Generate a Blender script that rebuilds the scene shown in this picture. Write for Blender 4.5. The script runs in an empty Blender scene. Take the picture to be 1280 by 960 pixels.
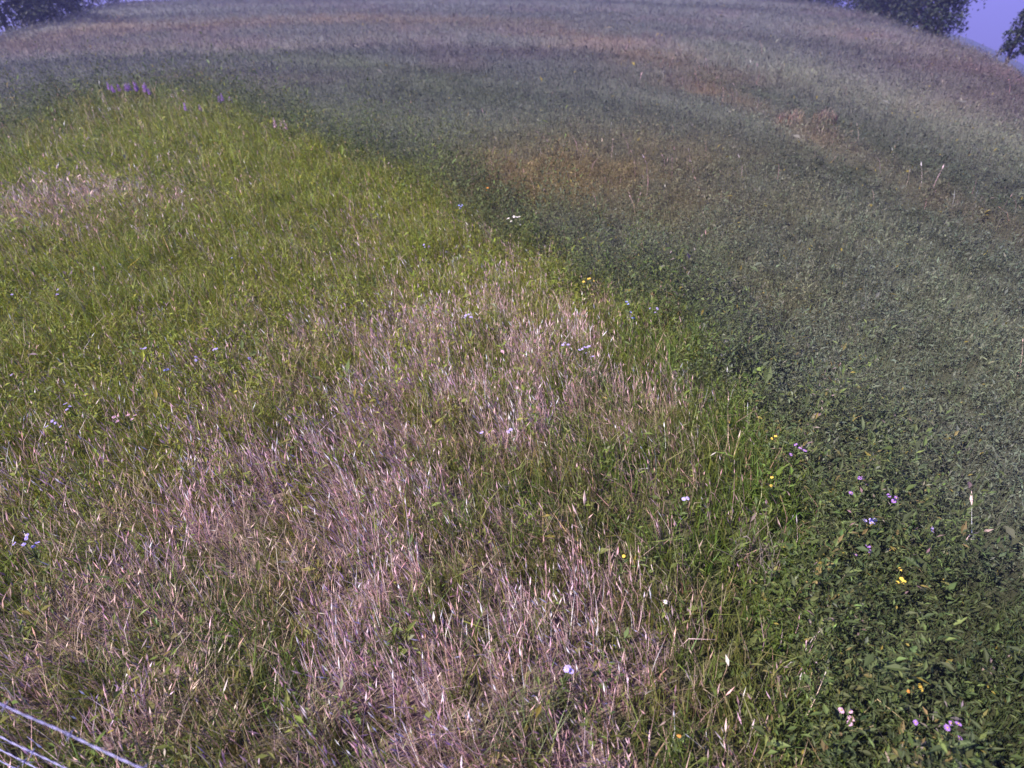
import bpy, math, random
import numpy as np
from mathutils import Vector, Matrix

# ------------------------------------------------------------------ camera, sky, sun, exposure
H = 3.0
FPX = 720.0
PITCH = math.radians(36)
scene = bpy.context.scene
COL = scene.collection
cam_d = bpy.data.cameras.new("camera")
cam = bpy.data.objects.new("camera", cam_d)
COL.objects.link(cam)
cam.location = (0, 0, H)
cam.rotation_euler = (math.pi/2 - PITCH, 0, 0)
cam_d.sensor_width = 36
cam_d.lens = 36*FPX/1280
cam_d.clip_start = 0.05
cam_d.clip_end = 6000
scene.camera = cam
cam_d.dof.use_dof = True                                    # a soft little lens: sharp on the near grass, soft far away
cam_d.dof.focus_distance = 3.8
cam_d.dof.aperture_fstop = 1.4

SUN_EL, SUN_AZ = math.radians(46), math.radians(-112)     # azimuth measured from +Y (view direction), negative = left
world = bpy.data.worlds.new("World")
scene.world = world
world.use_nodes = True
wn = world.node_tree.nodes; wl = world.node_tree.links
for n in list(wn): wn.remove(n)
w_out = wn.new("ShaderNodeOutputWorld")
w_bg = wn.new("ShaderNodeBackground"); w_bg.inputs[1].default_value = 0.085
w_sky = wn.new("ShaderNodeTexSky"); w_sky.sky_type = 'NISHITA'
w_sky.sun_disc = False
w_sky.sun_elevation = SUN_EL; w_sky.sun_rotation = SUN_AZ
w_sky.altitude = 600; w_sky.air_density = 1.0; w_sky.dust_density = 0.4; w_sky.ozone_density = 1.0
w_tint = wn.new("ShaderNodeMix"); w_tint.data_type = 'RGBA'; w_tint.blend_type = 'MULTIPLY'
w_tint.inputs[0].default_value = 1.0
w_tint.inputs[7].default_value = (0.92, 0.76, 1.55, 1)
w_tc = wn.new("ShaderNodeTexCoord"); w_add = wn.new("ShaderNodeVectorMath"); w_add.operation = 'ADD'
w_add.inputs[1].default_value = (0, 0, 0.16)              # the plain lies far below the knoll, so the sky starts under eye level
w_nrm = wn.new("ShaderNodeVectorMath"); w_nrm.operation = 'NORMALIZE'
wl.new(w_tc.outputs["Generated"], w_add.inputs[0]); wl.new(w_add.outputs[0], w_nrm.inputs[0]); wl.new(w_nrm.outputs[0], w_sky.inputs[0])
wl.new(w_sky.outputs[0], w_tint.inputs[6])
wl.new(w_tint.outputs[2], w_bg.inputs[0])
wl.new(w_bg.outputs[0], w_out.inputs[0])

sun_d = bpy.data.lights.new("sun", 'SUN')
sun_d.energy = 5.0
sun_d.angle = math.radians(0.6)
sun_d.color = (1.0, 0.90, 0.80)
sun = bpy.data.objects.new("sun", sun_d)
COL.objects.link(sun)
sun.location = (-10, 10, 30)
sd = Vector((math.sin(SUN_AZ)*math.cos(SUN_EL), math.cos(SUN_AZ)*math.cos(SUN_EL), math.sin(SUN_EL)))
sun.rotation_euler = sd.to_track_quat('Z', 'Y').to_euler()

scene.view_settings.view_transform = 'Standard'
scene.view_settings.look = 'None'
scene.view_settings.exposure = 1.12
scene.view_settings.gamma = 1.0
scene.render.engine = 'CYCLES'
scene.cycles.max_bounces = 5
scene.cycles.diffuse_bounces = 3
scene.cycles.transmission_bounces = 3
scene.cycles.volume_bounces = 0

rng = np.random.default_rng(11)
random.seed(11)

# ------------------------------------------------------------------ projection helpers (photo pixel -> ground point)
CP, SP = math.cos(PITCH), math.sin(PITCH)
def ray(px, py):
    x = px-640; y = 480-py
    return np.array([x, FPX*CP+y*SP, y*CP-FPX*SP])
def at(px, py, z=0.0):
    d = ray(px, py)
    return np.array([0, 0, H]) + d*(z-H)/d[2]
CANOPY = 0.22

# ------------------------------------------------------------------ noise
def hash2(ix, iy, seed):
    h = (ix.astype(np.int64)*374761393 + iy.astype(np.int64)*668265263 + seed*1442695041) & 0x7fffffff
    h = ((h ^ (h >> 13))*1274126177) & 0x7fffffff
    return ((h ^ (h >> 16)) & 0xffff)/65535.0
def vnoise(x, y, seed=0):
    ix = np.floor(x); iy = np.floor(y); fx = x-ix; fy = y-iy
    fx = fx*fx*(3-2*fx); fy = fy*fy*(3-2*fy)
    a = hash2(ix, iy, seed); b = hash2(ix+1, iy, seed); c = hash2(ix, iy+1, seed); d = hash2(ix+1, iy+1, seed)
    return (a*(1-fx)+b*fx)*(1-fy) + (c*(1-fx)+d*fx)*fy
def fbm(x, y, s, seed=0, octv=3):
    x = np.asarray(x, float)/s; y = np.asarray(y, float)/s
    v = 0; a = 0.5; t = 0
    for k in range(octv):
        c, sn = math.cos(0.9*k+0.3), math.sin(0.9*k+0.3)
        v = v + a*vnoise((x*c-y*sn)*2**k+17.3*k, (x*sn+y*c)*2**k+5.1*k, seed+k); t += a; a *= 0.5
    return v/t
def sstep(a, b, x):
    t = np.clip((x-a)/(b-a), 0, 1); return t*t*(3-2*t)

# ------------------------------------------------------------------ terrain: a rounded knoll whose brow is the skyline
CREST = [(-200, 150), (-60, 70), (0, 43), (50, 27), (80, 18), (148, 0), (300, -7), (640, -9), (850, -8), (1010, 0), (1060, 9), (1110, 22), (1145, 36),
         (1205, 52), (1240, 66), (1280, 86), (1350, 122), (1450, 170)]
CURV = 0.003
c_az, c_R = [], []
for px, py in CREST:
    d = ray(px, py)
    sl = -d[2]/math.hypot(d[0], d[1]); c_az.append(math.atan2(d[0], d[1])); c_R.append((H-CANOPY-0.08)/sl - sl/(4*CURV))
c_az = [-math.pi] + c_az + [math.pi]; c_R = [16.0] + c_R + [16.0]
def brow(az): return np.interp(az, c_az, c_R)
def terrain(x, y):
    x = np.asarray(x, float); y = np.asarray(y, float)
    r = np.hypot(x, y); az = np.arctan2(x, y)
    R = brow(az); t = np.maximum(0, r-R)
    k = 20.0
    drop = np.where(t < k, CURV*t*t, CURV*k*k + CURV*2*k*(t-k))
    drop = 420*(1-np.exp(-drop/420))
    und = (fbm(x, y, 14, 5, 2)-0.5)*0.5*sstep(9, 26, r)
    und = und + (fbm(x, y, 3.0, 8, 2)-0.5)*0.10
    return und*np.clip(1-t/60, 0, 1) - drop

# ------------------------------------------------------------------ ground-cover map, in metres on the ground
def wpts(pts): return np.array([at(px, py, CANOPY)[:2] for px, py in pts])
def poly_dist(P, pts):
    """signed distance (+ on the right of the line) and unsigned distance to a polyline"""
    best = np.full(len(P), 1e9); sgn = np.zeros(len(P)); par = np.zeros(len(P))
    for i in range(len(pts)-1):
        a = pts[i]; b = pts[i+1]; ab = b-a; L = ab@ab
        t = np.clip(((P-a)@ab)/L, 0, 1)
        q = a + t[:, None]*ab; d = np.hypot(*(P-q).T)
        cr = ab[1]*(P[:, 0]-a[0]) - ab[0]*(P[:, 1]-a[1])   # + = right of the direction of travel
        m = d < best
        best = np.where(m, d, best); sgn = np.where(m, np.sign(cr), sgn); par = np.where(m, i+t, par)
    return best*sgn, best, par
EDGE = wpts([(-120, 175), (-20, 155), (60, 132), (130, 110), (200, 106), (270, 118), (370, 158), (500, 200), (590, 250), (680, 300), (780, 360),
             (860, 430), (950, 520), (1010, 620), (1060, 760), (1090, 960), (1100, 1200)])
def strip(P, pts, w):
    _, d, _ = poly_dist(P, wpts(pts)); return np.exp(-(d/w)**2)
def blob(P, px, py, rx, ry, ang=0.0):
    """elliptical patch of plants: centre at a ground point, radii in metres"""
    c = at(px, py, CANOPY)[:2]; d = P-c
    ca, sa = math.cos(ang), math.sin(ang)
    u = d[:, 0]*ca+d[:, 1]*sa; v = -d[:, 0]*sa+d[:, 1]*ca
    return np.exp(-(u/rx)**2-(v/ry)**2)
def lerp(a, b, t):
    t = np.asarray(t)[..., None]; return a*(1-t)+b*t

C_GREEN = np.array([0.105, 0.155, 0.028])
C_YG = np.array([0.195, 0.222, 0.026])
C_OLIVE = np.array([0.165, 0.148, 0.048])
C_DRY = np.array([0.82, 0.53, 0.54])
C_STRAW = np.array([0.42, 0.315, 0.22])
C_CROP = np.array([0.118, 0.136, 0.098])
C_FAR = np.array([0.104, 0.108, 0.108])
C_MAUVE = np.array([0.120, 0.096, 0.104])
C_RUST = np.array([0.165, 0.112, 0.070])
C_GOLD = np.array([0.250, 0.150, 0.040])
C_DARK = np.array([0.040, 0.055, 0.035])

def cover(x, y):
    """plant colour and mixture at ground points"""
    P = np.stack([x, y], 1)
    r = np.hypot(x, y)
    s, d, par = poly_dist(P, EDGE)
    s = -s + (fbm(x, y, 1.3, 40)-0.5)*1.0 + (fbm(x, y, 0.33, 43, 2)-0.5)*0.9
    near = sstep(0.45, -0.45, s)                       # 1 inside the uncut grass in front
    n1 = fbm(x, y, 1.6, 1); n2 = fbm(x, y, 0.55, 2); n3 = fbm(x, y, 4.5, 3)
    # ---- uncut grass
    yg = np.clip(1.3*blob(P, 250, 190, 4.6, 5.5) + 0.9*blob(P, 400, 240, 2.6, 3.6) + 0.7*blob(P, 150, 330, 4.5, 3.0) + 0.55*blob(P, 640, 300, 1.6, 2)
                 + 0.5*blob(P, 420, 380, 2.2, 1.6) + 0.4*blob(P, 80, 520, 2.0, 1.6), 0, 1)
    n5 = fbm(x, y, 0.22, 140, 2)
    yg = np.clip(yg*(0.30+1.35*(0.6*n2+0.4*n5)), 0, 1)
    green = lerp(C_GREEN, C_OLIVE, sstep(0.35, 0.7, 0.5*n1+0.5*n5))
    green = lerp(green, C_YG, yg)
    dry = np.clip(1.15*blob(P, 470, 650, 1.1, 1.3) + 0.8*blob(P, 650, 410, 1.0, 0.9) + 1.0*blob(P, 530, 840, 1.2, 0.6) + 0.7*blob(P, 290, 800, 1.1, 0.6)
                  + 0.40*blob(P, 380, 480, 1.0, 1.2) + 0.65*blob(P, 770, 510, 0.7, 0.8) + 1.3*blob(P, 60, 250, 1.5, 1.1) + 0.8*blob(P, 690, 930, 0.5, 0.3)
                  + 0.25*blob(P, 520, 320, 2.0, 2.0) + 0.30*blob(P, 120, 640, 1.8, 1.2), 0, 1)
    n4 = fbm(x, y, 0.20, 90, 2)
    dry = np.clip(dry*(0.25+1.15*sstep(0.40, 0.62, n2*0.25+n1*0.15+n4*.60)), 0, 1)
    # ---- crop beyond the edge
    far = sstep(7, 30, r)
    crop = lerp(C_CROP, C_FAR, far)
    crop = lerp(crop, np.array([0.125, 0.150, 0.050]), np.exp(-np.maximum(s, 0)/1.8)*sstep(.3, .65, 0.5*n1+0.5*n2)*0.8)
    az = np.arctan2(x, y)
    crop = lerp(crop, C_MAUVE, np.clip(sstep(0.28, 0.68, az)*sstep(8, 26, r)*0.5 + 0.5*sstep(0.55, 0.75, n3)*far, 0, 1))
    gold = np.clip((1.5*blob(P, 665, 205, 1.3, 1.8) + 0.5*blob(P, 780, 200, 2.6, 3.0) + 0.25*blob(P, 965, 360, 0.7, 0.6, 0.5))*(0.1+1.3*n2), 0, 1)
    rust = (0.35*blob(P, 800, 190, 2.5, 3.5)
            + 0.85*strip(P, [(880, 98), (940, 118), (990, 140), (1040, 164), (1110, 200), (1190, 237), (1290, 273)], 0.6)
            + 0.7*strip(P, [(700, 38), (790, 56), (880, 88)], 2.5)
            + 0.85*strip(P, [(230, 29), (330, 23), (450, 20), (640, 25)], 3.8)
            + 0.6*strip(P, [(10, 55), (60, 40), (150, 26)], 2.2) + 0.35*strip(P, [(180, 55), (320, 50), (480, 40)], 2.5)
            + 0.25*strip(P, [(1020, 28), (1120, 50), (1210, 75), (1290, 110)], 2.0))
    rust = np.clip(rust*(0.1+1.3*n2*n1*1.6)*0.75, 0, 1)
    crop = lerp(lerp(crop, C_RUST, rust), C_GOLD, gold*.45)
    rust = np.clip(rust+gold*.4, 0, 1)
    ygf = 0.6*strip(P, [(300, 62), (420, 66), (520, 92), (600, 110)], 1.5) + 0.5*strip(P, [(900, 50), (1000, 90), (1150, 120), (1290, 180)], 2.0)*0.6
    crop = lerp(crop, np.array([0.12, 0.145, 0.075]), np.clip(ygf*(0.4+n1), 0, 1)*0.7)
    dk = (0.7*strip(P, [(400, 80), (500, 74), (590, 84)], 1.3)*sstep(.3, .6, n1) + 0.8*strip(P, [(870, 84), (960, 108), (1030, 132), (1120, 175), (1210, 215), (1290, 255)], 0.5)
          + 0.8*strip(P, [(1040, 180), (1130, 225), (1200, 262), (1290, 318)], 0.7)*sstep(.3, .6, n2) + 0.5*blob(P, 1000, 200, 2, 1))
    dk = np.clip(dk, 0, 1)
    crop = lerp(crop, C_DARK, dk*0.7)
    q = np.log(np.maximum(r, .5)) + 1.45*np.log1p(np.exp((az-.18)*9))/9      # drill rows bend round the knoll with the track
    rows = 0.65*fbm(q+40, az*0.16, 0.16, 501, 2) + 0.35*fbm(q+40, az*0.12, 0.05, 507, 2)
    row_on = sstep(1.0, 4.0, s)
    crop = crop*(1+(rows[:, None]-.5)*1.3*row_on[:, None]*np.array([1.0, .95, .85]))
    dk = np.clip(dk+sstep(.48, .3, rows)*row_on*.4, 0, 1)
    # ---- tall weeds along the edge
    w_w = np.interp(par, [0, 3, 6, 9, 12, 15], [1.1, 1.1, 0.65, 0.55, 0.42, 0.42])
    weed = np.exp(-((s-0.15)/w_w)**2)
    weed = np.clip(weed*(0.75+0.8*n1), 0, 1)
    # ---- plants low on the right, lens vignette darkening painted into their colour
    br = np.clip(1.1*blob(P, 1180, 850, 1.3, 1.1) + 0.7*blob(P, 1000, 760, 0.8, 0.8) + .5*blob(P, 1270, 960, 1, 1), 0, 1)
    green = lerp(green, C_GREEN*0.75, np.clip(sstep(520, 900, 0*x)+0.5*blob(P, 1000, 800, 1.3, 1.5), 0, 1))
    crop = lerp(crop, C_GREEN*0.42, br*0.8)
    return dict(s=s, near=near, green=green, dry=dry, crop=crop, weed=weed, rust=rust, dark=dk, n1=n1, n2=n2, r=r, br=br, yg=yg)

def jitter(c, amt=0.25, hue=0.12):
    n = len(c)
    v = np.exp(rng.normal(0, amt, n))[:, None]
    h = np.exp(rng.normal(0, hue, (n, 3)))
    return np.clip(c*v*h, 0.004, 0.85)

# ------------------------------------------------------------------ fast mesh builder (triangles + per-point plant colour)
def tri_mesh(name, V, T, colr, mat, smooth=False, parent=None):
    me = bpy.data.meshes.new(name)
    V = np.ascontiguousarray(V, dtype=np.float32); T = np.ascontiguousarray(T, dtype=np.int32)
    me.vertices.add(len(V)); me.vertices.foreach_set("co", V.ravel())
    me.loops.add(T.size); me.loops.foreach_set("vertex_index", T.ravel())
    k = T.shape[1]
    me.polygons.add(len(T)); me.polygons.foreach_set("loop_start", np.arange(len(T), dtype=np.int32)*k)
    me.polygons.foreach_set("use_smooth", np.full(len(T), smooth))
    me.update(calc_edges=True)
    if colr is not None:
        ca = me.color_attributes.new("plant_colour", 'FLOAT_COLOR', 'POINT')
        a = np.ones((len(V), 4), np.float32); a[:, :3] = colr
        ca.data.foreach_set("color", a.ravel())
    me.materials.append(mat)
    o = bpy.data.objects.new(name, me); COL.objects.link(o)
    if parent: o.parent = parent
    return o

def new_mat(name):
    m = bpy.data.materials.new(name); m.use_nodes = True
    nt = m.node_tree
    for n in list(nt.nodes): nt.nodes.remove(n)
    return m, nt.nodes, nt.links
def plant_mat(name, transl=0.35, rough=0.55, spec=0.35, colour=None, noise=0.0, scale=40):
    m, N, L = new_mat(name)
    out = N.new("ShaderNodeOutputMaterial"); mix = N.new("ShaderNodeMixShader"); mix.inputs[0].default_value = transl
    bs = N.new("ShaderNodeBsdfPrincipled"); tr = N.new("ShaderNodeBsdfTranslucent")
    bs.inputs["Roughness"].default_value = rough; bs.inputs["Specular IOR Level"].default_value = spec
    if colour is None:
        a = N.new("ShaderNodeVertexColor"); a.layer_name = "plant_colour"; src = a.outputs[0]
    else:
        a = N.new("ShaderNodeRGB"); a.outputs[0].default_value = (*colour, 1); src = a.outputs[0]
    if noise:
        tc = N.new("ShaderNodeTexCoord"); nz = N.new("ShaderNodeTexNoise"); nz.inputs["Scale"].default_value = scale
        nz.inputs["Detail"].default_value = 4
        mr = N.new("ShaderNodeMapRange"); mr.inputs[1].default_value = 0.3; mr.inputs[2].default_value = 0.7
        mr.inputs[3].default_value = 1-noise; mr.inputs[4].default_value = 1+noise
        mm = N.new("ShaderNodeMix"); mm.data_type = 'RGBA'; mm.blend_type = 'MULTIPLY'; mm.inputs[0].default_value = 1
        L.new(tc.outputs["Object"], nz.inputs["Vector"]); L.new(nz.outputs[0], mr.inputs[0])
        L.new(src, mm.inputs[6]); L.new(mr.outputs[0], mm.inputs[7]); src = mm.outputs[2]
    L.new(src, bs.inputs["Base Color"]); L.new(src, tr.inputs["Color"])
    L.new(bs.outputs[0], mix.inputs[1]); L.new(tr.outputs[0], mix.inputs[2]); L.new(mix.outputs[0], out.inputs[0])
    return m
M_BLADE = plant_mat("grass_blade", 0.38, 0.5, 0.35)
M_LEAF = plant_mat("broad_leaf", 0.34, 0.6, 0.25)
M_DRY = plant_mat("dry_stalk", 0.25, 0.7, 0.2)
M_CROWN = plant_mat("tree_leaf", 0.2, 0.6, 0.3)
M_SOIL = plant_mat("thatch_and_soil", 0.0, 0.95, 0.05, None, 0.35, 14)

# ------------------------------------------------------------------ ground sheet
def build_ground():
    rr = [0.0]; r = 0.35
    while r < 3200: rr.append(r); r *= 1.026
    rr = np.array(rr); nA = 640
    fa = np.linspace(0, 1, nA, endpoint=False)*2*np.pi - np.pi
    R, A = np.meshgrid(rr[1:], fa, indexing='ij')
    x = (R*np.sin(A)).ravel(); y = (R*np.cos(A)).ravel()
    x = np.r_[0, x]; y = np.r_[0, y]
    z = terrain(x, y)
    c = cover(x, y)
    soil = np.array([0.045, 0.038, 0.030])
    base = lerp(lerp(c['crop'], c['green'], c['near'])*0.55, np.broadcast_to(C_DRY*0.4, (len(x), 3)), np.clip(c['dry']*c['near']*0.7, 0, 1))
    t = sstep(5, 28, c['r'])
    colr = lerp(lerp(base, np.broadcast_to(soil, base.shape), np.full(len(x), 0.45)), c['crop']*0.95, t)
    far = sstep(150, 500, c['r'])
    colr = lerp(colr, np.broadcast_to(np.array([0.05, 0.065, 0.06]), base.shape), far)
    n = len(rr)-1
    idx = np.arange(n*nA).reshape(n, nA)+1
    a = idx[:-1]; b = idx[1:]
    a2 = np.roll(a, -1, 1); b2 = np.roll(b, -1, 1)
    T = np.concatenate([np.stack([a, b2, b], -1).reshape(-1, 3), np.stack([a, a2, b2], -1).reshape(-1, 3)])
    f = idx[0]; T = np.concatenate([T, np.stack([np.zeros(nA, int), np.roll(f, -1), f], -1)])
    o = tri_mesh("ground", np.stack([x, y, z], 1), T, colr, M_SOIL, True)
    o['kind'] = 'structure'
build_ground()

# ------------------------------------------------------------------ scattering
AZ = math.radians(57)
def scatter(n, r0, r1, rc=5.5, azl=AZ):
    """n random ground points; even density out to rc, thinning as 1/r^2 beyond"""
    A1 = 0.5*max(0, min(rc, r1)**2-r0**2) if r0 < rc else 0
    A2 = rc*rc*math.log(r1/max(rc, r0)) if r1 > rc else 0
    n1 = int(n*A1/(A1+A2)); n2 = n-n1
    ra = np.sqrt(rng.uniform(r0**2, max(r0**2, min(rc, r1)**2), n1))
    rb = max(rc, r0)*np.exp(rng.uniform(0, 1, n2)*math.log(r1/max(rc, r0))) if n2 else np.zeros(0)
    ra = np.r_[ra, np.sqrt(rng.uniform(r0**2, 16, int(n1*0.5)))]; a = rng.uniform(-azl, azl, n)
    a = np.r_[a[:n1], rng.uniform(azl, 1.75, len(ra)-n1)*rng.choice([-1, 1], len(ra)-n1), a[n1:]]; r = np.r_[ra, rb]
    k = (np.abs(a) < azl) | (np.abs(a) < np.interp(r, [1, 4], [1.75, azl])); r = r[k]; a = a[k]
    x = r*np.sin(a); y = r*np.cos(a)
    ok = r < brow(a)+14
    return x[ok], y[ok], r[ok]

def blade_geo(x, y, z, h, w, az, lean, bend, colr, face=None):
    """two-segment tapering blades, 5 points and 3 triangles each"""
    n = len(x)
    fa = rng.uniform(0, 2*np.pi, n) if face is None else face
    wx = np.cos(fa)*w/2; wy = np.sin(fa)*w/2
    dx = np.sin(az); dy = np.cos(az)
    m1 = lean*h*0.5; m2 = (lean+bend)*h
    z1 = h*0.55*np.sqrt(np.clip(1-lean**2*0.5, .2, 1)); z2 = h*np.sqrt(np.clip(1-(lean+bend)**2*0.6, 0.12, 1))
    V = np.empty((n, 5, 3))
    V[:, 0] = np.stack([x-wx, y-wy, z-0.02], 1); V[:, 1] = np.stack([x+wx, y+wy, z-0.02], 1)
    V[:, 2] = np.stack([x+dx*m1-wx*.8, y+dy*m1-wy*.8, z+z1], 1); V[:, 3] = np.stack([x+dx*m1+wx*.8, y+dy*m1+wy*.8, z+z1], 1)
    V[:, 4] = np.stack([x+dx*m2, y+dy*m2, z+z2], 1)
    t = np.array([[0, 1, 3], [0, 3, 2], [2, 3, 4]])
    T = (np.arange(n)[:, None, None]*5+t).reshape(-1, 3)
    return V.reshape(-1, 3), T, np.repeat(colr, 5, 0)

def leaf_geo(c, L, W, az, tilt, colr, fold=0.25):
    """folded diamond leaves, 4 points and 2 triangles each"""
    n = len(c)
    ca, sa = np.cos(az), np.sin(az); ct, st = np.cos(tilt), np.sin(tilt)
    d = np.stack([ca*ct, sa*ct, st], 1); s = np.stack([-sa, ca, rng.normal(0, .35, n)], 1)
    up = np.stack([-ca*st, -sa*st, ct], 1)
    L = L[:, None]; W = W[:, None]
    V = np.empty((n, 4, 3))
    V[:, 0] = c; V[:, 1] = c+d*L*.45+s*W*.5+up*W*fold; V[:, 2] = c+d*L; V[:, 3] = c+d*L*.45-s*W*.5+up*W*fold
    t = np.array([[0, 1, 2], [0, 2, 3]])
    T = (np.arange(n)[:, None, None]*4+t).reshape(-1, 3)
    return V.reshape(-1, 3), T, np.repeat(colr, 4, 0)

def spike_geo(base, tip, w, colr):
    """slender seed heads: three-sided spindles, 5 points and 6 triangles each"""
    n = len(base); ax = tip-base; m = base+ax*0.38
    V = np.empty((n, 5, 3)); V[:, 0] = base; V[:, 4] = tip
    a0 = rng.uniform(0, 2*np.pi, n)
    for k in range(3):
        a = a0+k*2.0944
        V[:, 1+k] = m+np.stack([np.cos(a)*w, np.sin(a)*w, 0*a], 1)
    t = np.array([[0, 1, 2], [0, 2, 3], [0, 3, 1], [4, 2, 1], [4, 3, 2], [4, 1, 3]])
    T = (np.arange(n)[:, None, None]*5+t).reshape(-1, 3)
    return V.reshape(-1, 3), T, np.repeat(colr, 5, 0)

def merge(parts):
    Vs, Ts, Cs = [], [], []; o = 0
    for V, T, c in parts:
        Vs.append(V); Ts.append(T+o); Cs.append(c); o += len(V)
    return np.concatenate(Vs), np.concatenate(Ts), np.concatenate(Cs)

def tufts(x, y, cell, spread, frac):
    """pull a share of the plants together into rooted tufts"""
    r = np.hypot(x, y); cs = cell*2.0**np.floor(np.log2(sizef(r)))
    ix = np.floor(x/cs); iy = np.floor(y/cs)
    cx = (ix+.15+.7*hash2(ix, iy, 301))*cs; cy = (iy+.15+.7*hash2(ix, iy, 302))*cs
    pick = rng.random(len(x)) < frac
    sp = spread*cs/cell
    return np.where(pick, cx+rng.normal(0, 1, len(x))*sp, x), np.where(pick, cy+rng.normal(0, 1, len(x))*sp, y)
def sizef(r): return np.maximum(1.0, r/6.5)**0.62

# ---- 1. the green grass of the uncut strip
def grass():
    x, y, r = scatter(330000, 0.5, 34, 5.5)
    c = cover(x, y)
    keep = rng.random(len(x)) < c['near']*(1-0.45*c['dry'])*(1-0.55*c['weed'])
    x, y, r = x[keep], y[keep], r[keep]; c = {k: v[keep] for k, v in c.items()}
    x, y = tufts(x, y, 0.11, 0.022, .6)
    clump = fbm(x, y, 0.32, 21, 2)
    h = (0.15+0.15*clump+0.04*c['n1'])*rng.uniform(0.6, 1.25, len(x))*np.sqrt(sizef(r))
    h = h*(1-.3*c['dry'])*(.75+.5*sstep(.3, .7, fbm(x, y, .8, 311, 2)))
    w = rng.uniform(0.0035, 0.0095, len(x))*sizef(r)
    col = jitter(c['green'], 0.26, 0.10)
    br = rng.random(len(x)); col[br < 0.10] = jitter(np.broadcast_to(C_STRAW*0.8, (int((br < 0.10).sum()), 3)), .3, .1)
    az = rng.normal(-1.2, 1.3, len(x)) + 2.0*(fbm(x, y, 0.5, 31)-0.5)
    return blade_geo(x, y, terrain(x, y), h, w, az, rng.uniform(0, .35, len(x)), rng.uniform(0.05, .55, len(x)), col)
V, T, Cc = grass()
o = tri_mesh("meadow_grass", V, T, Cc, M_BLADE); o['kind'] = 'stuff'
o['label'] = 'yellow-green to olive uncut meadow grass in front'; o['category'] = 'grass'

# ---- 2. ripe grass: pinkish stalks and seed heads, some of it laid over
def dry_grass():
    x, y, r = scatter(300000, 0.5, 30, 5.5)
    c = cover(x, y)
    keep = rng.random(len(x)) < np.clip(c['near']*(0.035+0.72*c['dry'])*(1-.6*c['weed']) + 0.02*c['rust'], 0, 1)
    x, y, r = x[keep], y[keep], r[keep]; c = {k: v[keep] for k, v in c.items()}
    n = len(x); S = sizef(r)
    x, y = tufts(x, y, 0.13, 0.02, .55)
    tone = fbm(x, y, 0.45, 77, 2)
    col = lerp(np.broadcast_to(C_DRY, (n, 3)), np.broadcast_to(C_STRAW, (n, 3)), sstep(.42, .7, tone)*0.8)
    col = jitter(col*(0.60+0.70*rng.random(n)**2)[:, None], 0.25, 0.08)
    h = rng.uniform(0.15, 0.34, n)*np.sqrt(S)
    az = rng.normal(-0.9, 0.8, n) + 2.2*(fbm(x, y, 0.7, 33)-0.5)
    lean = rng.uniform(0.05, 0.5, n)+0.35*(tone > .62); bend = rng.uniform(0, 0.25, n)
    z = terrain(x, y)
    st = blade_geo(x, y, z, h, rng.uniform(0.002, 0.0045, n)*S, az, lean, bend, col*0.9)
    k = rng.random(n) < 0.42
    tip = st[0].reshape(-1, 5, 3)[k, 4]; mid = st[0].reshape(-1, 5, 3)[k, 2]
    d = tip-mid; d /= np.linalg.norm(d, axis=1)[:, None]
    L = (rng.uniform(0.03, 0.075, k.sum())*S[k])[:, None]
    sp = spike_geo(tip-d*L*.5, tip+d*L*.5, rng.uniform(0.002, 0.0052, k.sum())*S[k], np.clip(col[k]*1.1, 0, .8))
    return merge([st, sp])
V, T, Cc = dry_grass()
o = tri_mesh("ripe_grass", V, T, Cc, M_DRY); o['kind'] = 'stuff'
o['label'] = 'ripe pinkish-beige grass stalks with seed heads'; o['category'] = 'dry grass'

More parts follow.
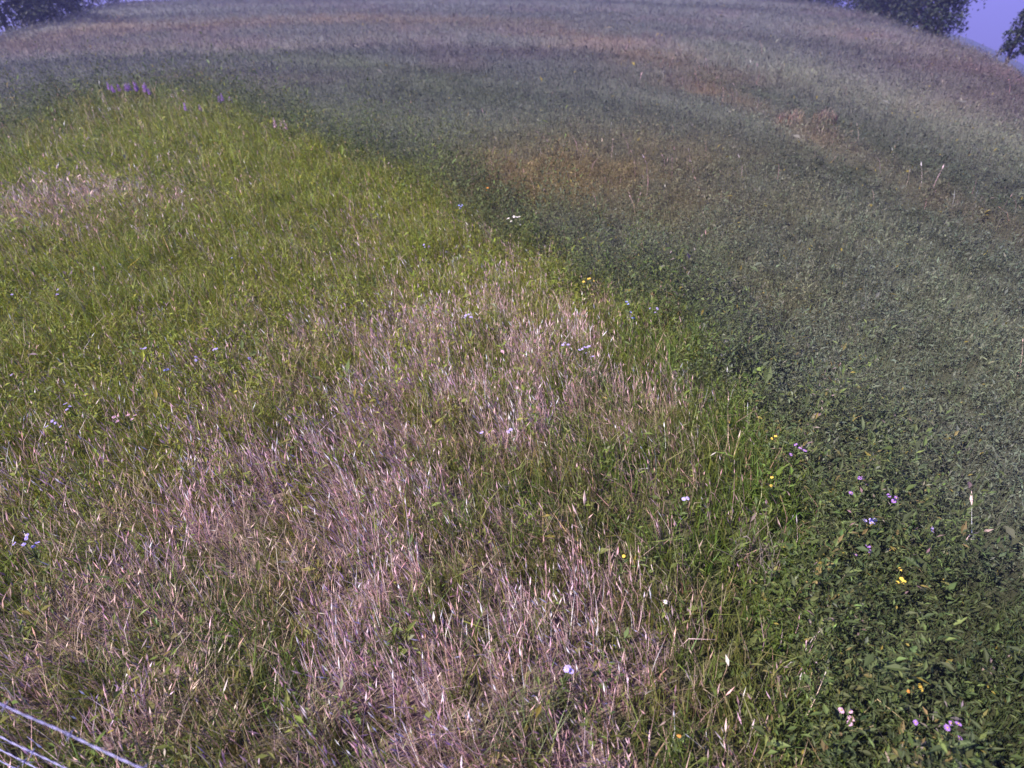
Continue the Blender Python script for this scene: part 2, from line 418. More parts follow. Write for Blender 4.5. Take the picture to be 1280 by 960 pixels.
# ---- 3. broad-leaved weeds along the edge and the leafy crop behind it
def leafy(which):
    if which == 'weed':
        x, y, r = scatter(150000, 0.8, 40, 6.0)
        c = cover(x, y)
        pr = np.clip(c['weed']*1.0 + c['near']*(0.06+0.22*c['yg']), 0, 1)
    else:
        x, y, r = scatter(120000, 0.8, 96, 6.0)
        c = cover(x, y); pr = (1-c['near'])*(1-0.55*c['weed'])*(1-.35*c['rust'])
    keep = rng.random(len(x)) < pr
    x, y, r = x[keep], y[keep], r[keep]; c = {k: v[keep] for k, v in c.items()}
    S = sizef(r); n = len(x)
    cell = 0.30 if which == 'weed' else 0.24
    cs = cell*2.0**np.floor(np.log2(S)*.8)
    ix = np.floor(x/cs); iy = np.floor(y/cs)
    bx = (ix+.2+.6*hash2(ix, iy, 311))*cs; by = (iy+.2+.6*hash2(ix, iy, 312))*cs; bh = 0.55+0.75*hash2(ix, iy, 313)
    pick = rng.random(n) < .8; q1 = rng.normal(0, .21, n)*cs; q2 = rng.normal(0, .21, n)*cs
    x = np.where(pick, bx+q1, x); y = np.where(pick, by+q2, y)
    dome = np.where(pick, bh*np.clip(1.1-(q1*q1+q2*q2)/(cs*cs)*3.5, .3, 1.1), .5)
    outx = np.where(pick, q1/cs, 0); outy = np.where(pick, q2/cs, 0)
    z = terrain(x, y)
    clump = fbm(x, y, 0.42 if which == 'weed' else 0.6, 51, 3)
    if which == 'weed':
        hh = (0.04+0.72*clump)*rng.uniform(.75, 1.2, n)*S**.4*(1-0.15*c['near'])*1.4
        col0 = lerp(np.broadcast_to(np.array([0.060, 0.080, 0.030]), (n, 3)), c['crop']*0.9, (1-c['near'])*0.45)
        col0 = lerp(col0, c['green'], np.clip(c['near']*(1-c['weed'])*1.2, 0, 1))
        hh = hh*(1-0.45*c['near']*(1-c['weed']))
    else:
        hh = (0.02+0.42*clump)*rng.uniform(.6, 1.25, n)*S**.1*(1-0.5*c['dark'])
        col0 = c['crop']
    if which == 'weed':
        u = rng.random(n); pz = fbm(x, y, 0.5, 420, 2)
        v = u < 0.05*sstep(.4, .6, pz)+.01; col0[v] = np.array([0.16, 0.13, 0.05])
        v = (u > .985) & (pz > .45); col0[v] = np.array([0.22, 0.17, 0.16])
        v = (u > .70) & (u < .88); col0[v] = np.array([0.115, 0.150, 0.045])
    hh = hh*dome*1.3
    m = 8
    t = np.tile(np.linspace(0.30, 1.0, m), (n, 1))+rng.normal(0, .05, (n, m))
    a = rng.uniform(0, 2*np.pi, (n, 1))+np.arange(m)*2.4+rng.normal(0, .3, (n, m))
    spread = rng.uniform(0.0, 0.03, (n, m))*S[:, None]
    lx = (outx*.12+rng.normal(-.01, .03, n))[:, None]*t; ly = (outy*.12+rng.normal(0, .03, n))[:, None]*t
    cx = (x[:, None]+lx*S[:, None]+np.cos(a)*spread).ravel(); cy = (y[:, None]+ly*S[:, None]+np.sin(a)*spread).ravel()
    cz = (z[:, None]+hh[:, None]*t).ravel()
    Lm = (0.028 if which == 'weed' else 0.023)
    L = np.exp(rng.normal(-.08, .38, n*m))*Lm*np.repeat(rng.uniform(.65, 1.3, n), m)*np.repeat(S, m); L = L*1.2; W = L*np.repeat(rng.uniform(.18, .42, n), m)
    colr = jitter(np.repeat(jitter(col0, 0.24/(1+r/14), 0.05), m, 0), 0.14, 0.04)
    q = rng.random(n*m)
    ye = q < 0.008; colr[ye] = np.array([0.30, 0.24, 0.05])*rng.uniform(.5, 1.1, (ye.sum(), 1))
    pa = (q > .02) & (q < 0.03); colr[pa] = colr[pa]*0.6+np.array([0.12, .12, .10])
    return leaf_geo(np.stack([cx, cy, cz], 1), L, W, a.ravel(), rng.normal(0.55, .40, n*m), colr)
V, T, Cc = leafy('weed')
o = tri_mesh("weeds", V, T, Cc, M_LEAF); o['kind'] = 'stuff'
o['label'] = 'tall dark-green leafy weeds along the edge of the uncut grass'; o['category'] = 'weeds'
V, T, Cc = leafy('crop')
o = tri_mesh("leafy_crop_foliage", V, T, Cc, M_LEAF); o['kind'] = 'stuff'
o['label'] = 'grey-green leafy forage plants covering the open field'; o['category'] = 'field plants'

# ---- 4. fine upright grass through the open field
def field_grass():
    x, y, r = scatter(330000, 1.0, 96, 7.0)
    c = cover(x, y)
    keep = rng.random(len(x)) < (1-c['near'])*(0.55+0.45*sstep(10, 30, r))
    x, y, r = x[keep], y[keep], r[keep]; c = {k: v[keep] for k, v in c.items()}
    n = len(x); S = sizef(r)
    h = rng.uniform(0.10, 0.26, n)*S**.12*(1-.8*c['dark'])
    col = jitter(lerp(c['crop']*1.05, np.broadcast_to(C_RUST, (n, 3)), np.clip(c['rust']*.3, 0, 1)), 0.26/(1+r/12), 0.05)
    az = rng.normal(-1.2, 1.2, n)
    return blade_geo(x, y, terrain(x, y), h, rng.uniform(.003, .008, n)*S, az, rng.uniform(0, .3, n), rng.uniform(0, .4, n), col)
V, T, Cc = field_grass()
o = tri_mesh("field_grass", V, T, Cc, M_BLADE); o['kind'] = 'stuff'
o['label'] = 'fine blue-grey and rust grass over the open field'; o['category'] = 'grass'

#OBJECTS#
# ------------------------------------------------------------------ far ridge at the foot of the sky
def far_ridge():
    pts = []; D = 560.0
    prof = [(1080, 12), (1150, 27), (1195, 36), (1215, 42), (1240, 53), (1262, 64), (1285, 74), (1330, 96), (1420, 120)]
    rows = []
    az_, top_ = [], []
    for px, py in prof:
        d = ray(px, py); az_.append(math.atan2(d[0], d[1])); top_.append(-d[2]/math.hypot(d[0], d[1]))
    A = np.linspace(az_[0]-.25, az_[-1]+.25, 160)
    sl = np.interp(A, az_, top_); sl = sl + (fbm(A, 0*A, 0.03, 61)-0.5)*0.004+0.006
    V = []
    for k, (dd, hf) in enumerate([(-150, 0.0), (-70, .55), (0, 1.0), (90, .5), (220, 0.0)]):
        z0 = terrain((D+dd)*np.sin(A), (D+dd)*np.cos(A))-3
        zt = H-sl*D
        edge = sstep(0, 0.12, A-A[0])*sstep(0, .12, A[-1]-A)
        V.append(np.stack([(D+dd)*np.sin(A), (D+dd)*np.cos(A), z0+(np.maximum(zt, z0)-z0)*hf*edge], 1))
    n = len(A); V = np.concatenate(V); T = []
    for k in range(4):
        for i in range(n-1):
            a, b, c, d = k*n+i, k*n+i+1, (k+1)*n+i+1, (k+1)*n+i; T += [(a, b, c), (a, c, d)]
    colr = np.broadcast_to(np.array([0.05, 0.07, 0.06]), (len(V), 3))*(0.7+0.6*fbm(V[:, 0], V[:, 1], 60, 9))[:, None]
    o = tri_mesh("distant_hills", V, np.array(T), colr, M_SOIL, True); o['kind'] = 'structure'
far_ridge()

# ------------------------------------------------------------------ generic tube
def tube(path, rad, sides=6):
    P = [Vector(p) for p in path]; V = []; T = []
    for i, p in enumerate(P):
        t = (P[min(i+1, len(P)-1)]-P[max(i-1, 0)]).normalized()
        a = t.orthogonal().normalized(); b = t.cross(a)
        r_ = rad[i] if hasattr(rad, '__len__') else rad
        for k in range(sides):
            w = 2*math.pi*k/sides; V.append(p+a*(math.cos(w)*r_)+b*(math.sin(w)*r_))
    for i in range(len(P)-1):
        for k in range(sides):
            a, b = i*sides+k, i*sides+(k+1) % sides; c, d = a+sides, b+sides
            T += [(a, b, d), (a, d, c)]
    for k in range(1, sides-1):
        T.append((0, k+1, k)); e = (len(P)-1)*sides; T.append((e, e+k, e+k+1))
    return np.array([tuple(v) for v in V]), np.array(T)
def col_of(V, c): return np.broadcast_to(np.array(c, float), (len(V), 3))
def root(name, loc, label, cat, group=None):
    o = bpy.data.objects.new(name, None); COL.objects.link(o); o.location = loc
    o.empty_display_size = 0.1
    o['label'] = label; o['category'] = cat
    if group: o['group'] = group
    return o
M_BARK = plant_mat("bark", 0.0, 0.9, 0.1, (0.075, 0.060, 0.050), 0.4, 9)

# ------------------------------------------------------------------ trees and shrubs behind the brow
def tree(name, px, back, height, width, n_clump, label, cat, group, colr=(0.045, 0.062, 0.036), low=0.12, trunk=0.10, lean=0.0, leaf=0.22):
    d = ray(px, 20); az = math.atan2(d[0], d[1]); r = brow(az)+back
    X, Y = r*math.sin(az), r*math.cos(az); Z = float(terrain(X, Y))
    t = root(name, (X, Y, Z-0.05), label, cat, group)
    V, T = tube([(0, 0, -.2), (lean*.3, .02, height*.3), (lean*.6+.06, 0, height*.6), (lean, 0, height*.9)], [trunk*1.4, trunk, trunk*.6, trunk*.15], 7)
    parts = [(V, T, col_of(V, (.07, .06, .05)))]
    cl = []
    for k in range(n_clump):
        f = low+(1-low)*((k+0.5)/n_clump)**0.85
        prof = math.sin(math.pi*min(1, max(.06, (f-low)/(1-low)*0.82+0.16)))**0.75
        a = k*2.4+rng.uniform(-.5, .5); rr_ = width/2*prof*rng.uniform(.35, 1.0)
        c = np.array([math.cos(a)*rr_+lean*f, math.sin(a)*rr_, height*f*rng.uniform(.93, 1.04)])
        cl.append(c)
        V, T = tube([(lean*f*.7, 0, max(.05, c[2]-rr_*0.8-.3)), tuple(c*[.6, .6, 1]-[0, 0, rr_*.25]), tuple(c)], [trunk*.4, trunk*.25, trunk*.08], 5)
        parts.append((V, T, col_of(V, (.07, .06, .05))))
    V, T, C_ = merge(parts); tri_mesh("trunk", V, T, C_, M_BARK, True, t)
    cen = []
    for c in cl:
        m = int(rng.integers(60, 100)); s_ = width*rng.uniform(.085, .15)
        q = rng.normal(0, 1, (m, 3)); q /= np.maximum(1, np.linalg.norm(q, axis=1)[:, None]/1.7)
        cen.append(c+q*s_*[1, 1, .8])
    cen = np.concatenate(cen); n = len(cen)
    L = rng.uniform(.6, 1.3, n)*leaf
    C_ = jitter(np.broadcast_to(np.array(colr), (n, 3)), .28, .08)
    V, T, C_ = leaf_geo(cen, L, L*.75, rng.uniform(0, 6.28, n), rng.normal(0, .7, n), C_)
    tri_mesh("crown", V, T, C_, M_CROWN, False, t)
    return t
GL = "trees along the brow at the upper left"; GR = "trees along the brow at the upper right"
BU, DK, OL = (0.030, 0.040, 0.034), (0.022, 0.032, 0.023), (0.065, 0.065, 0.035)
tree("broadleaf_tree", 2, 16, 7.7, 5.0, 30, "dense dark tree in the upper left corner, cut by both edges", "tree", GL, DK)
tree("broadleaf_tree", 38, 18, 5.1, 4.2, 26, "dark bushy tree second from the upper left corner, before the sky gaps", "tree", GL, DK)
tree("broadleaf_tree", 70, 22, 4.7, 4.0, 20, "thin-crowned dark tree at upper left with bright sky through its top", "tree", GL, BU)
tree("broadleaf_tree", 94, 20, 6.8, 3.6, 22, "narrow dark tree between the two bright sky gaps at upper left", "tree", GL, DK)
tree("shrub", 122, 18, 4.0, 3.8, 18, "olive-tinged shrub toward the right end of the upper left tree row", "shrub", GL, OL, .05, .05)
tree("shrub", 148, 18, 4.0, 4.2, 16, "low dark shrub ending the upper left tree row", "shrub", GL, DK, .05, .05)
for i, (px, lab) in enumerate([(2, "dark undergrowth shrub at the foot of the trees, at the left picture edge"), (38, "dark undergrowth shrub under the first bright sky gap at upper left"),
                               (68, "dark undergrowth shrub at the foot of the narrow tree at upper left"), (94, "dark undergrowth shrub left of the olive-tinged shrub")]):
    tree("shrub", px+10, 12, 2.5+.2*(i % 2), 3.4, 16, lab, "shrub", GL, DK, .05, .05)
tree("broadleaf_tree", 995.82, 26, 6.8, 5.0, 36, "dark tree first from the left in the upper right row, cut by the frame", "tree", GR, DK)
tree("broadleaf_tree", 1019.1, 24, 6.8, 5.0, 39, "dark tree left of the pale trunks, only its lower crown in view", "tree", GR, DK)
tree("broadleaf_tree", 1038.5, 24, 7.0, 3.6, 18, "high-crowned tree with a bare trunk in the upper right row", "tree", GR, BU, .45, .08)
tree("broadleaf_tree", 1055.96, 25, 7.0, 3.4, 21, "slender tree just right of the bare-trunked tree in the treeline", "tree", GR, BU, .35, .08)
tree("broadleaf_tree", 1077.3, 26, 6.2, 4.4, 39, "rounded grey-blue tree in the middle of the upper right row", "tree", GR, BU)
tree("shrub", 1098.64, 24, 4.5, 3.8, 33, "low dark shrub with sky above it in the upper right row", "shrub", GR, DK, .05, .06)
tree("broadleaf_tree", 1122.89, 28, 7.0, 4.4, 45, "dense dark tree just left of the bright sky gap at upper right", "tree", GR, DK)
tree("shrub", 1142.29, 26, 4.8, 3.8, 30, "grey-blue shrub filling the gap left of the tall end tree", "shrub", GR, BU, .05, .06)
tree("broadleaf_tree", 1164.6, 26, 6.4, 4.6, 51, "tall ragged dark tree ending the upper right row", "tree", GR, DK, .10)
tree("shrub", 1110.28, 20, 3.6, 3.2, 24, "dark low shrub at the foot of the dense tree, upper right", "shrub", GR, DK, .05, .05)
tree("shrub", 1177.21, 22, 3.3, 2.6, 21, "small dark shrub under the outer side of the tall end tree", "shrub", GR, DK, .05, .05)
tree("broadleaf_tree", 1284, 18, 2.5, 1.1, 26, "slim lone tree at the right picture edge against the violet sky", "tree", GR, BU, .2, .05, 0, .12)

for px, h_, lab in [(968, 4.2, "dark hedge shrub where the upper right tree row first shows at the top edge"), (990, 4.4, "dark hedge shrub at the foot of the first tree of the upper right row"), (1010, 4.4, "dark hedge shrub below the tree left of the bare trunk"),
                    (1034, 4.2, "dark hedge shrub between the bare-trunked tree and the hedge's left end"), (1078, 4.6, "dark hedge shrub under the rounded grey-blue tree"),
                    (1100, 4.6, "dark hedge shrub right of the rounded grey-blue tree's foot")]:
    tree("shrub", px, 23, h_, 4.4, 26, lab, "shrub", GR, DK, .05, .05)

# ------------------------------------------------------------------ barbed-wire fence, lower left
M_WIRE, N_, L_ = new_mat("galvanised_wire")
o_ = N_.new("ShaderNodeOutputMaterial"); b_ = N_.new("ShaderNodeBsdfPrincipled")
nz = N_.new("ShaderNodeTexNoise"); nz.inputs["Scale"].default_value = 60; cr = N_.new("ShaderNodeValToRGB")
cr.color_ramp.elements[0].color = (0.10, 0.10, 0.20, 1); cr.color_ramp.elements[1].color = (0.24, 0.23, 0.42, 1)
L_.new(nz.outputs[0], cr.inputs[0]); L_.new(cr.outputs[0], b_.inputs["Base Color"])
b_.inputs["Metallic"].default_value = 0.35; b_.inputs["Roughness"].default_value = 0.45; L_.new(b_.outputs[0], o_.inputs[0])
M_POST = plant_mat("weathered_wood", 0, .9, .1, (0.22, 0.19, 0.16), .4, 12)
def fence():
    A = at(0, 878, 1.3); B = at(178, 960, 1.3); d = (B-A)/np.linalg.norm(B-A)
    s0 = A-d*3.4; Lf = 6.0
    t = root("barbed_wire_fence", (s0[0], s0[1], 0), "four grey barbed wires of a fence crossing the lower left corner", "fence")
    zs = [1.30, 0.82, 0.56, 0.30]
    for k, z in enumerate(zs):
        parts = []
        for ph in (0, math.pi):
            path = []
            n = 640
            for i in range(n+1):
                u = i/n*Lf; w = u*2*math.pi/0.10+ph; sag = -0.012*math.sin(u*math.pi/Lf)+0.006*math.sin(u*9+k)+0.004*math.sin(u*23+2*k)
                path.append((d[0]*u-d[1]*math.cos(w)*.0012, d[1]*u+d[0]*math.cos(w)*.0012, z+sag+math.sin(w)*.0012))
            V, T = tube(path, .0017, 5); parts.append((V, T, col_of(V, (.5, .5, .6))))
        V, T, C_ = merge(parts)
        w = tri_mesh("wire", V, T, C_, M_WIRE, True, t)
        for j in range(23):
            u = .09+j*.255+.04*k; sag = -0.012*math.sin(u*math.pi/Lf)+0.006*math.sin(u*9+k)+0.004*math.sin(u*23+2*k)
            c = np.array([d[0]*u, d[1]*u, z+sag]); pr = []
            for q in range(4):
                a = q*math.pi/2+rng.uniform(-.3, .3)+.4; off = (-.004 if q % 2 else .004)
                v = np.array([-d[1]*math.cos(a), d[0]*math.cos(a), math.sin(a)])
                V, T = tube([tuple(c+d*off), tuple(c+d*off+v*.010), tuple(c+d*off*1.6+v*.017)], [.0017, .0014, .0005], 4); pr.append((V, T, col_of(V, (.5, .5, .6))))
            V, T = tube([tuple(c-d*.008), tuple(c+d*.008)], .0042, 6); pr.append((V, T, col_of(V, (.5, .5, .6))))
            V, T, C_ = merge(pr); tri_mesh("barb", V, T, C_, M_WIRE, True, w)
    for u in (0.0, Lf):
        V, T = tube([(d[0]*u, d[1]*u, -.4), (d[0]*u, d[1]*u, .7), (d[0]*u, d[1]*u, 1.40), (d[0]*u, d[1]*u, 1.43)], [.055, .053, .05, .035], 12)
        tri_mesh("post", V, T, col_of(V, (.2, .2, .2)), M_POST, True, t)
fence()

# ------------------------------------------------------------------ flowering plants one can tell apart
def fmat(name, c, tr=.25): return plant_mat(name, tr, .6, .2, c, .12, 60)
M_LAV = fmat("lavender_petals", (0.50, 0.43, 0.82)); M_BLUE = fmat("blue_petals", (0.34, 0.38, 0.85)); M_PUR = fmat("purple_petals", (0.36, 0.19, 0.55))
M_PINK = fmat("pink_petals", (0.66, 0.42, 0.55)); M_YEL = fmat("yellow_petals", (0.80, 0.58, 0.10)); M_ORG = fmat("orange_petals", (0.80, 0.34, 0.08))
M_WHT = fmat("white_petals", (0.78, 0.74, 0.72)); M_EYE = fmat("flower_centre", (0.50, 0.33, 0.06), 0); M_STEM = fmat("green_stem", (0.08, 0.11, 0.035), .1)
M_SDRY = fmat("dry_stem", (0.42, 0.34, 0.27), .1)
PET = dict(lav=M_LAV, blue=M_BLUE, pur=M_PUR, pink=M_PINK, yel=M_YEL, org=M_ORG, wht=M_WHT)
def petals(c, nrm, R, n, droop=.15):
    nrm = Vector(nrm).normalized(); a = nrm.orthogonal().normalized(); b = nrm.cross(a); V = []; T = []
    for k in range(n):
        w = 2*math.pi*k/n+rng.uniform(-.08, .08); Rk = R*rng.uniform(.85, 1.1)
        u = a*math.cos(w)+b*math.sin(w); s_ = nrm.cross(u); hw = R*math.pi/n*.95
        base = len(V)
        V += [Vector(c)+u*R*.15, Vector(c)+u*Rk*.65+s_*hw+nrm*R*.08, Vector(c)+u*Rk-nrm*R*droop, Vector(c)+u*Rk*.65-s_*hw+nrm*R*.08]
        T += [(base, base+1, base+2), (base, base+2, base+3)]
    return np.array([tuple(v) for v in V]), np.array(T)
def disc(c, nrm, R):
    nrm = Vector(nrm).normalized(); return tube([Vector(c)-nrm*R*.3, Vector(c)+nrm*R*.3, Vector(c)+nrm*R*.6], [R*.8, R, R*.5], 8)
def flower_plant(px, py, col, n, spread, label, R=.014, name="aster_plant", cat="flowers", group="lavender asters in the grass", hgt=.34):
    r_ = math.hypot(*at(px, py, CANOPY)[:2])
    k_ = max(1, r_/7)**.5; R = R*k_
    top = at(px, py, hgt)
    X, Y = top[0], top[1]; Z = float(terrain(X, Y)); hgt = hgt-Z
    t = root(name, (X, Y, Z), label, cat, group)
    V, T = tube([(0, 0, -.03), (.006, .004, hgt*.35), (0, 0, hgt*.7)], [.004*k_, .0035*k_, .003*k_], 5); st = [(V, T, col_of(V, (.1, .1, .1)))]
    heads = []
    for i in range(n):
        a = rng.uniform(0, 6.28); q = spread*math.sqrt((i+.3)/n) if n > 1 else 0
        c = (math.cos(a)*q, math.sin(a)*q, hgt+rng.uniform(-.035, .035)); heads.append(c)
        V, T = tube([(0, 0, hgt*.62), (c[0]*.6, c[1]*.6, hgt*.85), c], [.0028*k_, .0022*k_, .0018*k_], 4); st.append((V, T, col_of(V, (.1, .1, .1))))
    V, T, C_ = merge(st); tri_mesh("stem", V, T, C_, M_STEM, True, t)
    nl = 9; z_ = np.linspace(.15, .75, nl)*hgt; a_ = np.arange(nl)*2.4
    V, T, C_ = leaf_geo(np.stack([0*z_, 0*z_, z_], 1), np.full(nl, .05*k_), np.full(nl, .014*k_), a_, np.full(nl, .45), col_of(z_, (.1, .1, .1)))
    tri_mesh("leaves", V, T, C_, M_STEM, False, t)
    for c in heads:
        nr = (rng.normal(0, .3)-.1, rng.normal(0, .3)-.15, 1); Rr = R*rng.uniform(.8, 1.2)
        V, T = petals(c, nr, Rr, 12); h_ = tri_mesh("flower_head", V, T, None, PET[col], False, t)
        V, T = disc(c, nr, Rr*.26); tri_mesh("flower_centre", V, T, None, M_EYE, True, h_)
    return t
def spike_plant(px, py, col, n, label, hgt=.5, name="fireweed_plant", cat="flowers", group="magenta flower spikes at the far tip of the uncut grass"):
    top = at(px, py, hgt*.85); X, Y = top[0], top[1]; Z = float(terrain(X, Y)); t = root(name, (X, Y, Z), label, cat, group)
    k_ = max(1, math.hypot(X, Y)/9)**.6; hgt -= Z
    for i in range(n):
        ox, oy = rng.normal(0, .09, 2)*k_ if n > 1 else (0, 0); hh = hgt*rng.uniform(.8, 1.1)
        V, T = tube([(ox*.4, oy*.4, -.03), (ox, oy, hh*.6), (ox*1.1, oy*1.1, hh)], [.005*k_, .004*k_, .002*k_], 5); s_ = tri_mesh("stem", V, T, None, M_STEM, True, t)
        m = 26; z_ = np.linspace(.6, 1.0, m)*hh; a_ = np.arange(m)*2.4
        V, T, _ = leaf_geo(np.stack([ox+0*z_, oy+0*z_, z_], 1), np.linspace(.045, .015, m)*k_, np.linspace(.03, .012, m)*k_, a_, np.full(m, .3), col_of(z_, (.1, .1, .1)))
        tri_mesh("blossom", V, T, None, PET[col], False, s_)
    return t
AST = [
 (532, 308, 'lav', 3, .05, "single bright lavender aster in the green grass above the picture centre"),
 (572, 258, 'blue', 4, .09, "pale blue aster cluster just under the orange flower at the far edge"),
 (787, 379, 'blue', 3, .05, "upper blue-lavender asters among the dark weeds right of centre"),
 (791, 393, 'blue', 2, .03, "blue asters just below the upper ones in the dark weeds right of centre"),
 (815, 386, 'lav', 3, .06, "faded lavender asters in the dark weeds right of the bright blue pair"),
 (729, 434, 'lav', 6, .05, "brightest lavender aster cluster, at the corner of the dry grass and the weeds"),
 (706, 430, 'lav', 3, .05, "smaller lavender aster left of the brightest cluster"),
 (741, 447, 'lav', 1, .01, "lone lavender aster below the brightest cluster"),
 (584, 398, 'lav', 4, .05, "pinkish lavender aster left of the pale dry patch"),
 (628, 435, 'pink', 1, .02, "single pink flower below the pale dry patch at centre"),
 (182, 438, 'lav', 2, .03, "small lavender aster at the left, above the blue one"),
 (210, 465, 'blue', 2, .02, "clear blue aster alone in green grass at the left"),
 (247, 449, 'lav', 2, .02, "lavender aster right of the clear blue one"),
 (267, 438, 'lav', 2, .04, "pair of lavender heads in green grass, fourth of the left row"),
 (312, 448, 'lav', 2, .03, "pale lavender aster at the right end of the left row"),
 (72, 364, 'lav', 2, .03, "small violet aster near the left edge, upper of two"),
 (16, 370, 'lav', 1, .03, "single violet aster at the left edge above mid-height"),
 (14, 468, 'lav', 1, .02, "single violet aster at the left edge at mid-height"),
 (88, 506, 'lav', 3, .04, "violet aster above the pale cluster at the left"),
 (66, 530, 'lav', 4, .05, "pale lavender cluster below the violet aster at the left"),
 (157, 520, 'pink', 6, .08, "wide pinkish flower cluster beside dark leaves at the left"),
 (33, 680, 'lav', 6, .06, "lavender aster cluster low at the left edge"),
 (290, 323, 'blue', 1, .02, "tiny violet-blue flower in the yellow-green grass"),
 (638, 540, 'lav', 2, .02, "pair of lavender heads in the dry grass below centre"),
 (602, 545, 'lav', 1, .02, "lone pale aster left of the pair in the dry grass"),
 (705, 841, 'lav', 5, .05, "lavender aster cluster beside the tussock at the bottom"),
 (856, 621, 'lav', 2, .03, "violet aster right of centre in short green grass"),
 (998, 566, 'pur', 4, .06, "deep purple cluster at the upper end of the right-hand purple group"),
 (1082, 597, 'pur', 4, .06, "purple flowers at the top of the right-hand purple group"),
 (1062, 620, 'pur', 1, .02, "single purple flower left in the right-hand purple group"),
 (1112, 628, 'pur', 3, .05, "purple flowers at the right of the right-hand purple group"),
 (1096, 654, 'lav', 5, .07, "bright violet flowers in the middle of the right-hand purple group"),
 (1082, 690, 'pur', 3, .05, "purple flowers at the bottom of the right-hand purple group"),
 (1165, 662, 'lav', 2, .04, "pale violet flower right of the purple group"),
 (1143, 905, 'pur', 1, .02, "dim purple flower below the bright yellow one"),
 (1205, 925, 'pur', 4, .09, "dark purple flowers in the bottom right corner"),
]
for px, py, c, n, sp, lab in AST:
    flower_plant(px, py, c, n, sp, lab)
YEL = [
 (612, 237, 'org', 3, .05, 0.0160, "orange flower at the far edge of the weeds above centre"),
 (912, 524, 'yel', 1, .01, 0.0104, "small yellow flower at the upper right of the weeds"),
 (967, 547, 'yel', 2, .02, 0.0120, "pale yellow flower right of the small yellow one"),
 (966, 602, 'yel', 2, .02, 0.0112, "pale yellow flower above the purple group"),
 (1127, 720, 'yel', 4, .04, 0.0112, "ragged yellow flower cluster in the dark plants at right"),
 (1149, 862, 'yel', 1, .01, 0.0176, "brightest yellow flower, in the dark lower right plants"),
 (1133, 867, 'org', 1, .01, 0.0120, "small orange flower touching the brightest yellow one's left"),
 (850, 917, 'org', 1, .01, 0.0096, "tiny orange flower near the bottom edge"),
 (780, 693, 'yel', 1, .01, 0.0096, "tiny yellow flower in green grass below centre"),
 (735, 352, 'yel', 4, .09, 0.0128, "yellowing flower cluster among brown leaves above centre"),
]
for px, py, c, n, sp, R, lab in YEL:
    flower_plant(px, py, c, n, sp, lab, R, "yellow_flower_plant", "flowers", "yellow and orange flowers in the weeds")
flower_plant(833, 748, 'wht', 1, .01, "round white blossom alone in the green grass at lower right of centre", .013, "white_flower_plant", "flowers", "white flowers", .30)
flower_plant(1062, 900, 'pink', 4, .05, "pale pink ragged blossom cluster low at the right", .014, "pink_flower_plant", "flowers", "white flowers", .32)
flower_plant(648, 273, 'wht', 7, .16, "whitish flower cluster standing in the weeds above centre", .016, "white_flower_plant", "flowers", "white flowers", .4)
for px, py, n, hg, lab in [(140, 110, 4, .5, "magenta flower spikes at the left of the bright patch"), (160, 106, 7, .55, "densest magenta flower spikes, in the middle of the bright patch"),
                      (183, 110, 4, .5, "magenta flower spikes at the right of the bright patch"), (247, 130, 2, .45, "small violet spikes right of the bright magenta patch"),
                      (283, 120, 3, .45, "violet flower spikes where the dark weeds begin"), (352, 155, 3, .45, "pale pink spikes against the dark weeds")]:
    spike_plant(px, py, 'pink' if px == 352 else 'pur' if px in (247, 283) else 'pur', n, lab, hg)

def stalk_tuft(px, py, n, L, w, label, mat, name, cat, group=None, arch=.55, c0=(.3, .3, .2), spread=.03, seed_heads=0):
    X, Y = at(px, py, .2)[:2]; Z = float(terrain(X, Y)); t = root(name, (X, Y, Z), label, cat, group)
    a = rng.uniform(0, 6.28, n); q = spread*np.sqrt(rng.uniform(0, 1, n))
    col = jitter(np.broadcast_to(np.array(c0), (n, 3)), .25, .08)
    V, T, C_ = blade_geo(np.cos(a)*q, np.sin(a)*q, np.zeros(n), rng.uniform(.65, 1.1, n)*L, w*rng.uniform(.6, 1.2, n), a+rng.normal(0, .9, n)-.3*np.sin(a), rng.uniform(.0, arch*.6, n), rng.uniform(.1, .5, n), col)
    tri_mesh("blades", V, T, C_, mat, False, t)
    if seed_heads:
        seed_heads = min(seed_heads, n)
        tips = V.reshape(-1, 5, 3)[:seed_heads]; ax = tips[:, 4]-tips[:, 2]; ax /= np.linalg.norm(ax, axis=1)[:, None]
        for k in range(seed_heads):
            V2, T2, C2 = spike_geo(tips[k:k+1, 4]-ax[k:k+1]*.03, tips[k:k+1, 4]+ax[k:k+1]*.07, np.array([w*1.6]), np.array([[.6, .45, .42]]))
            tri_mesh("seed_head", V2, T2, C2, M_DRY, False, t)
    return t
GT = "arching grass tussocks in the foreground"
stalk_tuft(655, 900, 300, .30, .0055, "big pale-green tussock at the bottom, beside the dark hollow", M_BLADE, "grass_tussock", "tussock", GT, .6, (.17, .19, .08), .17)
stalk_tuft(575, 915, 150, .24, .005, "small straw-coloured tussock left of the big pale-green one", M_DRY, "grass_tussock", "tussock", GT, .6, (.30, .25, .16), .13)
stalk_tuft(375, 900, 170, .27, .005, "straw tussock with arching blades between fence wires and tussocks", M_DRY, "grass_tussock", "tussock", GT, .7, (.32, .26, .17), .15)
stalk_tuft(950, 690, 80, .28, .005, "pale grey-pink tussock at the edge of the dark weeds", M_DRY, "grass_tussock", "tussock", GT, .6, (.24, .20, .17), .14)
stalk_tuft(740, 470, 90, .26, .006, "leafy green tussock below the brightest aster cluster", M_BLADE, "grass_tussock", "tussock", GT, .6, (.12, .16, .06), .12)
GS = "pale single stalks standing out of the grass"
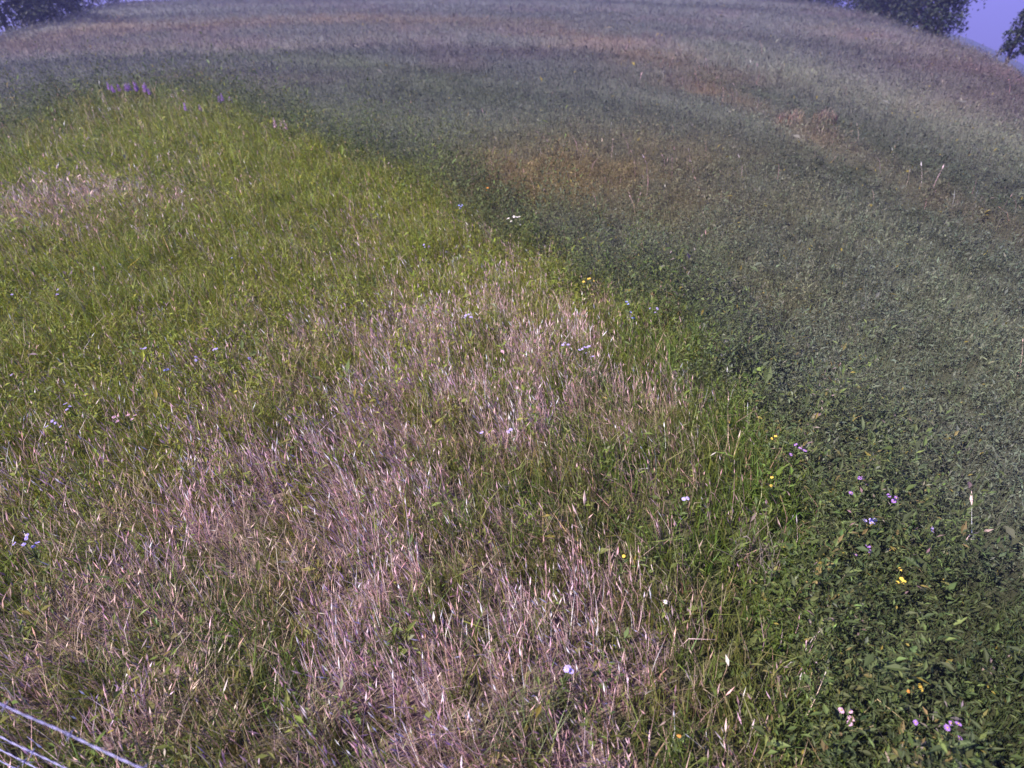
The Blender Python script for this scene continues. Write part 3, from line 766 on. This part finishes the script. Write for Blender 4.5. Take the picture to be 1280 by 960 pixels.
for px, py, lab in [(730, 655, "upright white stalk standing alone below centre"), (217, 560, "pale upright stalk at the left with a dark base"), (1213, 668, "pale short stalk in the grey-green plants at right")]:
    stalk_tuft(px, py, 3, .30, .007, lab, M_DRY, "pale_stalk", "stalk", GS, .08, (.70, .60, .55), .008, 2)
for px, py, lab in [(542, 778, "white fallen leaf blade in the pink dry grass"), (911, 833, "pale lying leaf in the dark grass at lower right"), (888, 570, "small pale upturned leaf near the weeds, right of centre")]:
    X, Y = at(px, py, .27)[:2]
    V, T, C_ = leaf_geo(np.array([[0, 0, 0.]]), np.array([.055]), np.array([.016]), np.array([rng.uniform(0, 3)]), np.array([.5]), np.array([[.62, .57, .50]]), .12)
    o = tri_mesh("dead_leaf", V, T, C_, M_LEAF); sol = o.modifiers.new("thickness", 'SOLIDIFY'); sol.thickness = .001
    o.location = (X, Y, .27); o['label'] = lab; o['category'] = "leaf"; o['group'] = "pale dead leaves lying on the grass"
# pale plants on the far track
GP = "pale bushy plants beside the far track"
for px, py, lab in [(988, 141, "left of two pale pinkish plants by the rust-coloured track"), (1033, 138, "right of two pale pinkish plants by the rust-coloured track")]:
    stalk_tuft(px, py+2, 90, .34, .016, lab, M_DRY, "pale_plant", "plant", GP, .5, (.24, .17, .14), .30)
for px, py, sc_, lab in [(120, 238, .30, "brightest pale seed-head clump at the right end of the left dry patch"), (38, 236, .3, "thin pale seed-head clump near the left edge")]:
    stalk_tuft(px, py, 120, .42, .010, lab, M_DRY, "seeding_clump", "grass clump", "pale seed-head clumps in the left dry patch", .5, (.42, .34, .33), sc_*2, 12)

# ------------------------------------------------------------------ the air
def haze():
    x, y0, y1, z0, z1 = 3300, -3300, 3300, -520, 16
    me = bpy.data.meshes.new("haze")
    v = [(sx*x, y, z) for z in (z0, z1) for y in (y0, y1) for sx in (-1, 1)]
    me.from_pydata(v, [], [(0, 2, 3, 1), (4, 5, 7, 6), (0, 1, 5, 4), (2, 6, 7, 3), (0, 4, 6, 2), (1, 3, 7, 5)])
    o = bpy.data.objects.new("haze", me); COL.objects.link(o); o['kind'] = 'stuff'
    o['label'] = 'thin violet-blue haze over the far field'; o['category'] = 'haze'
    m, N, L = new_mat("haze_air"); out = N.new("ShaderNodeOutputMaterial"); pv = N.new("ShaderNodeVolumePrincipled")
    pv.inputs["Color"].default_value = (0.46, 0.46, 1.0, 1); pv.inputs["Density"].default_value = 0.0013; pv.inputs["Anisotropy"].default_value = 0.2
    L.new(pv.outputs[0], out.inputs["Volume"]); me.materials.append(m)
haze()
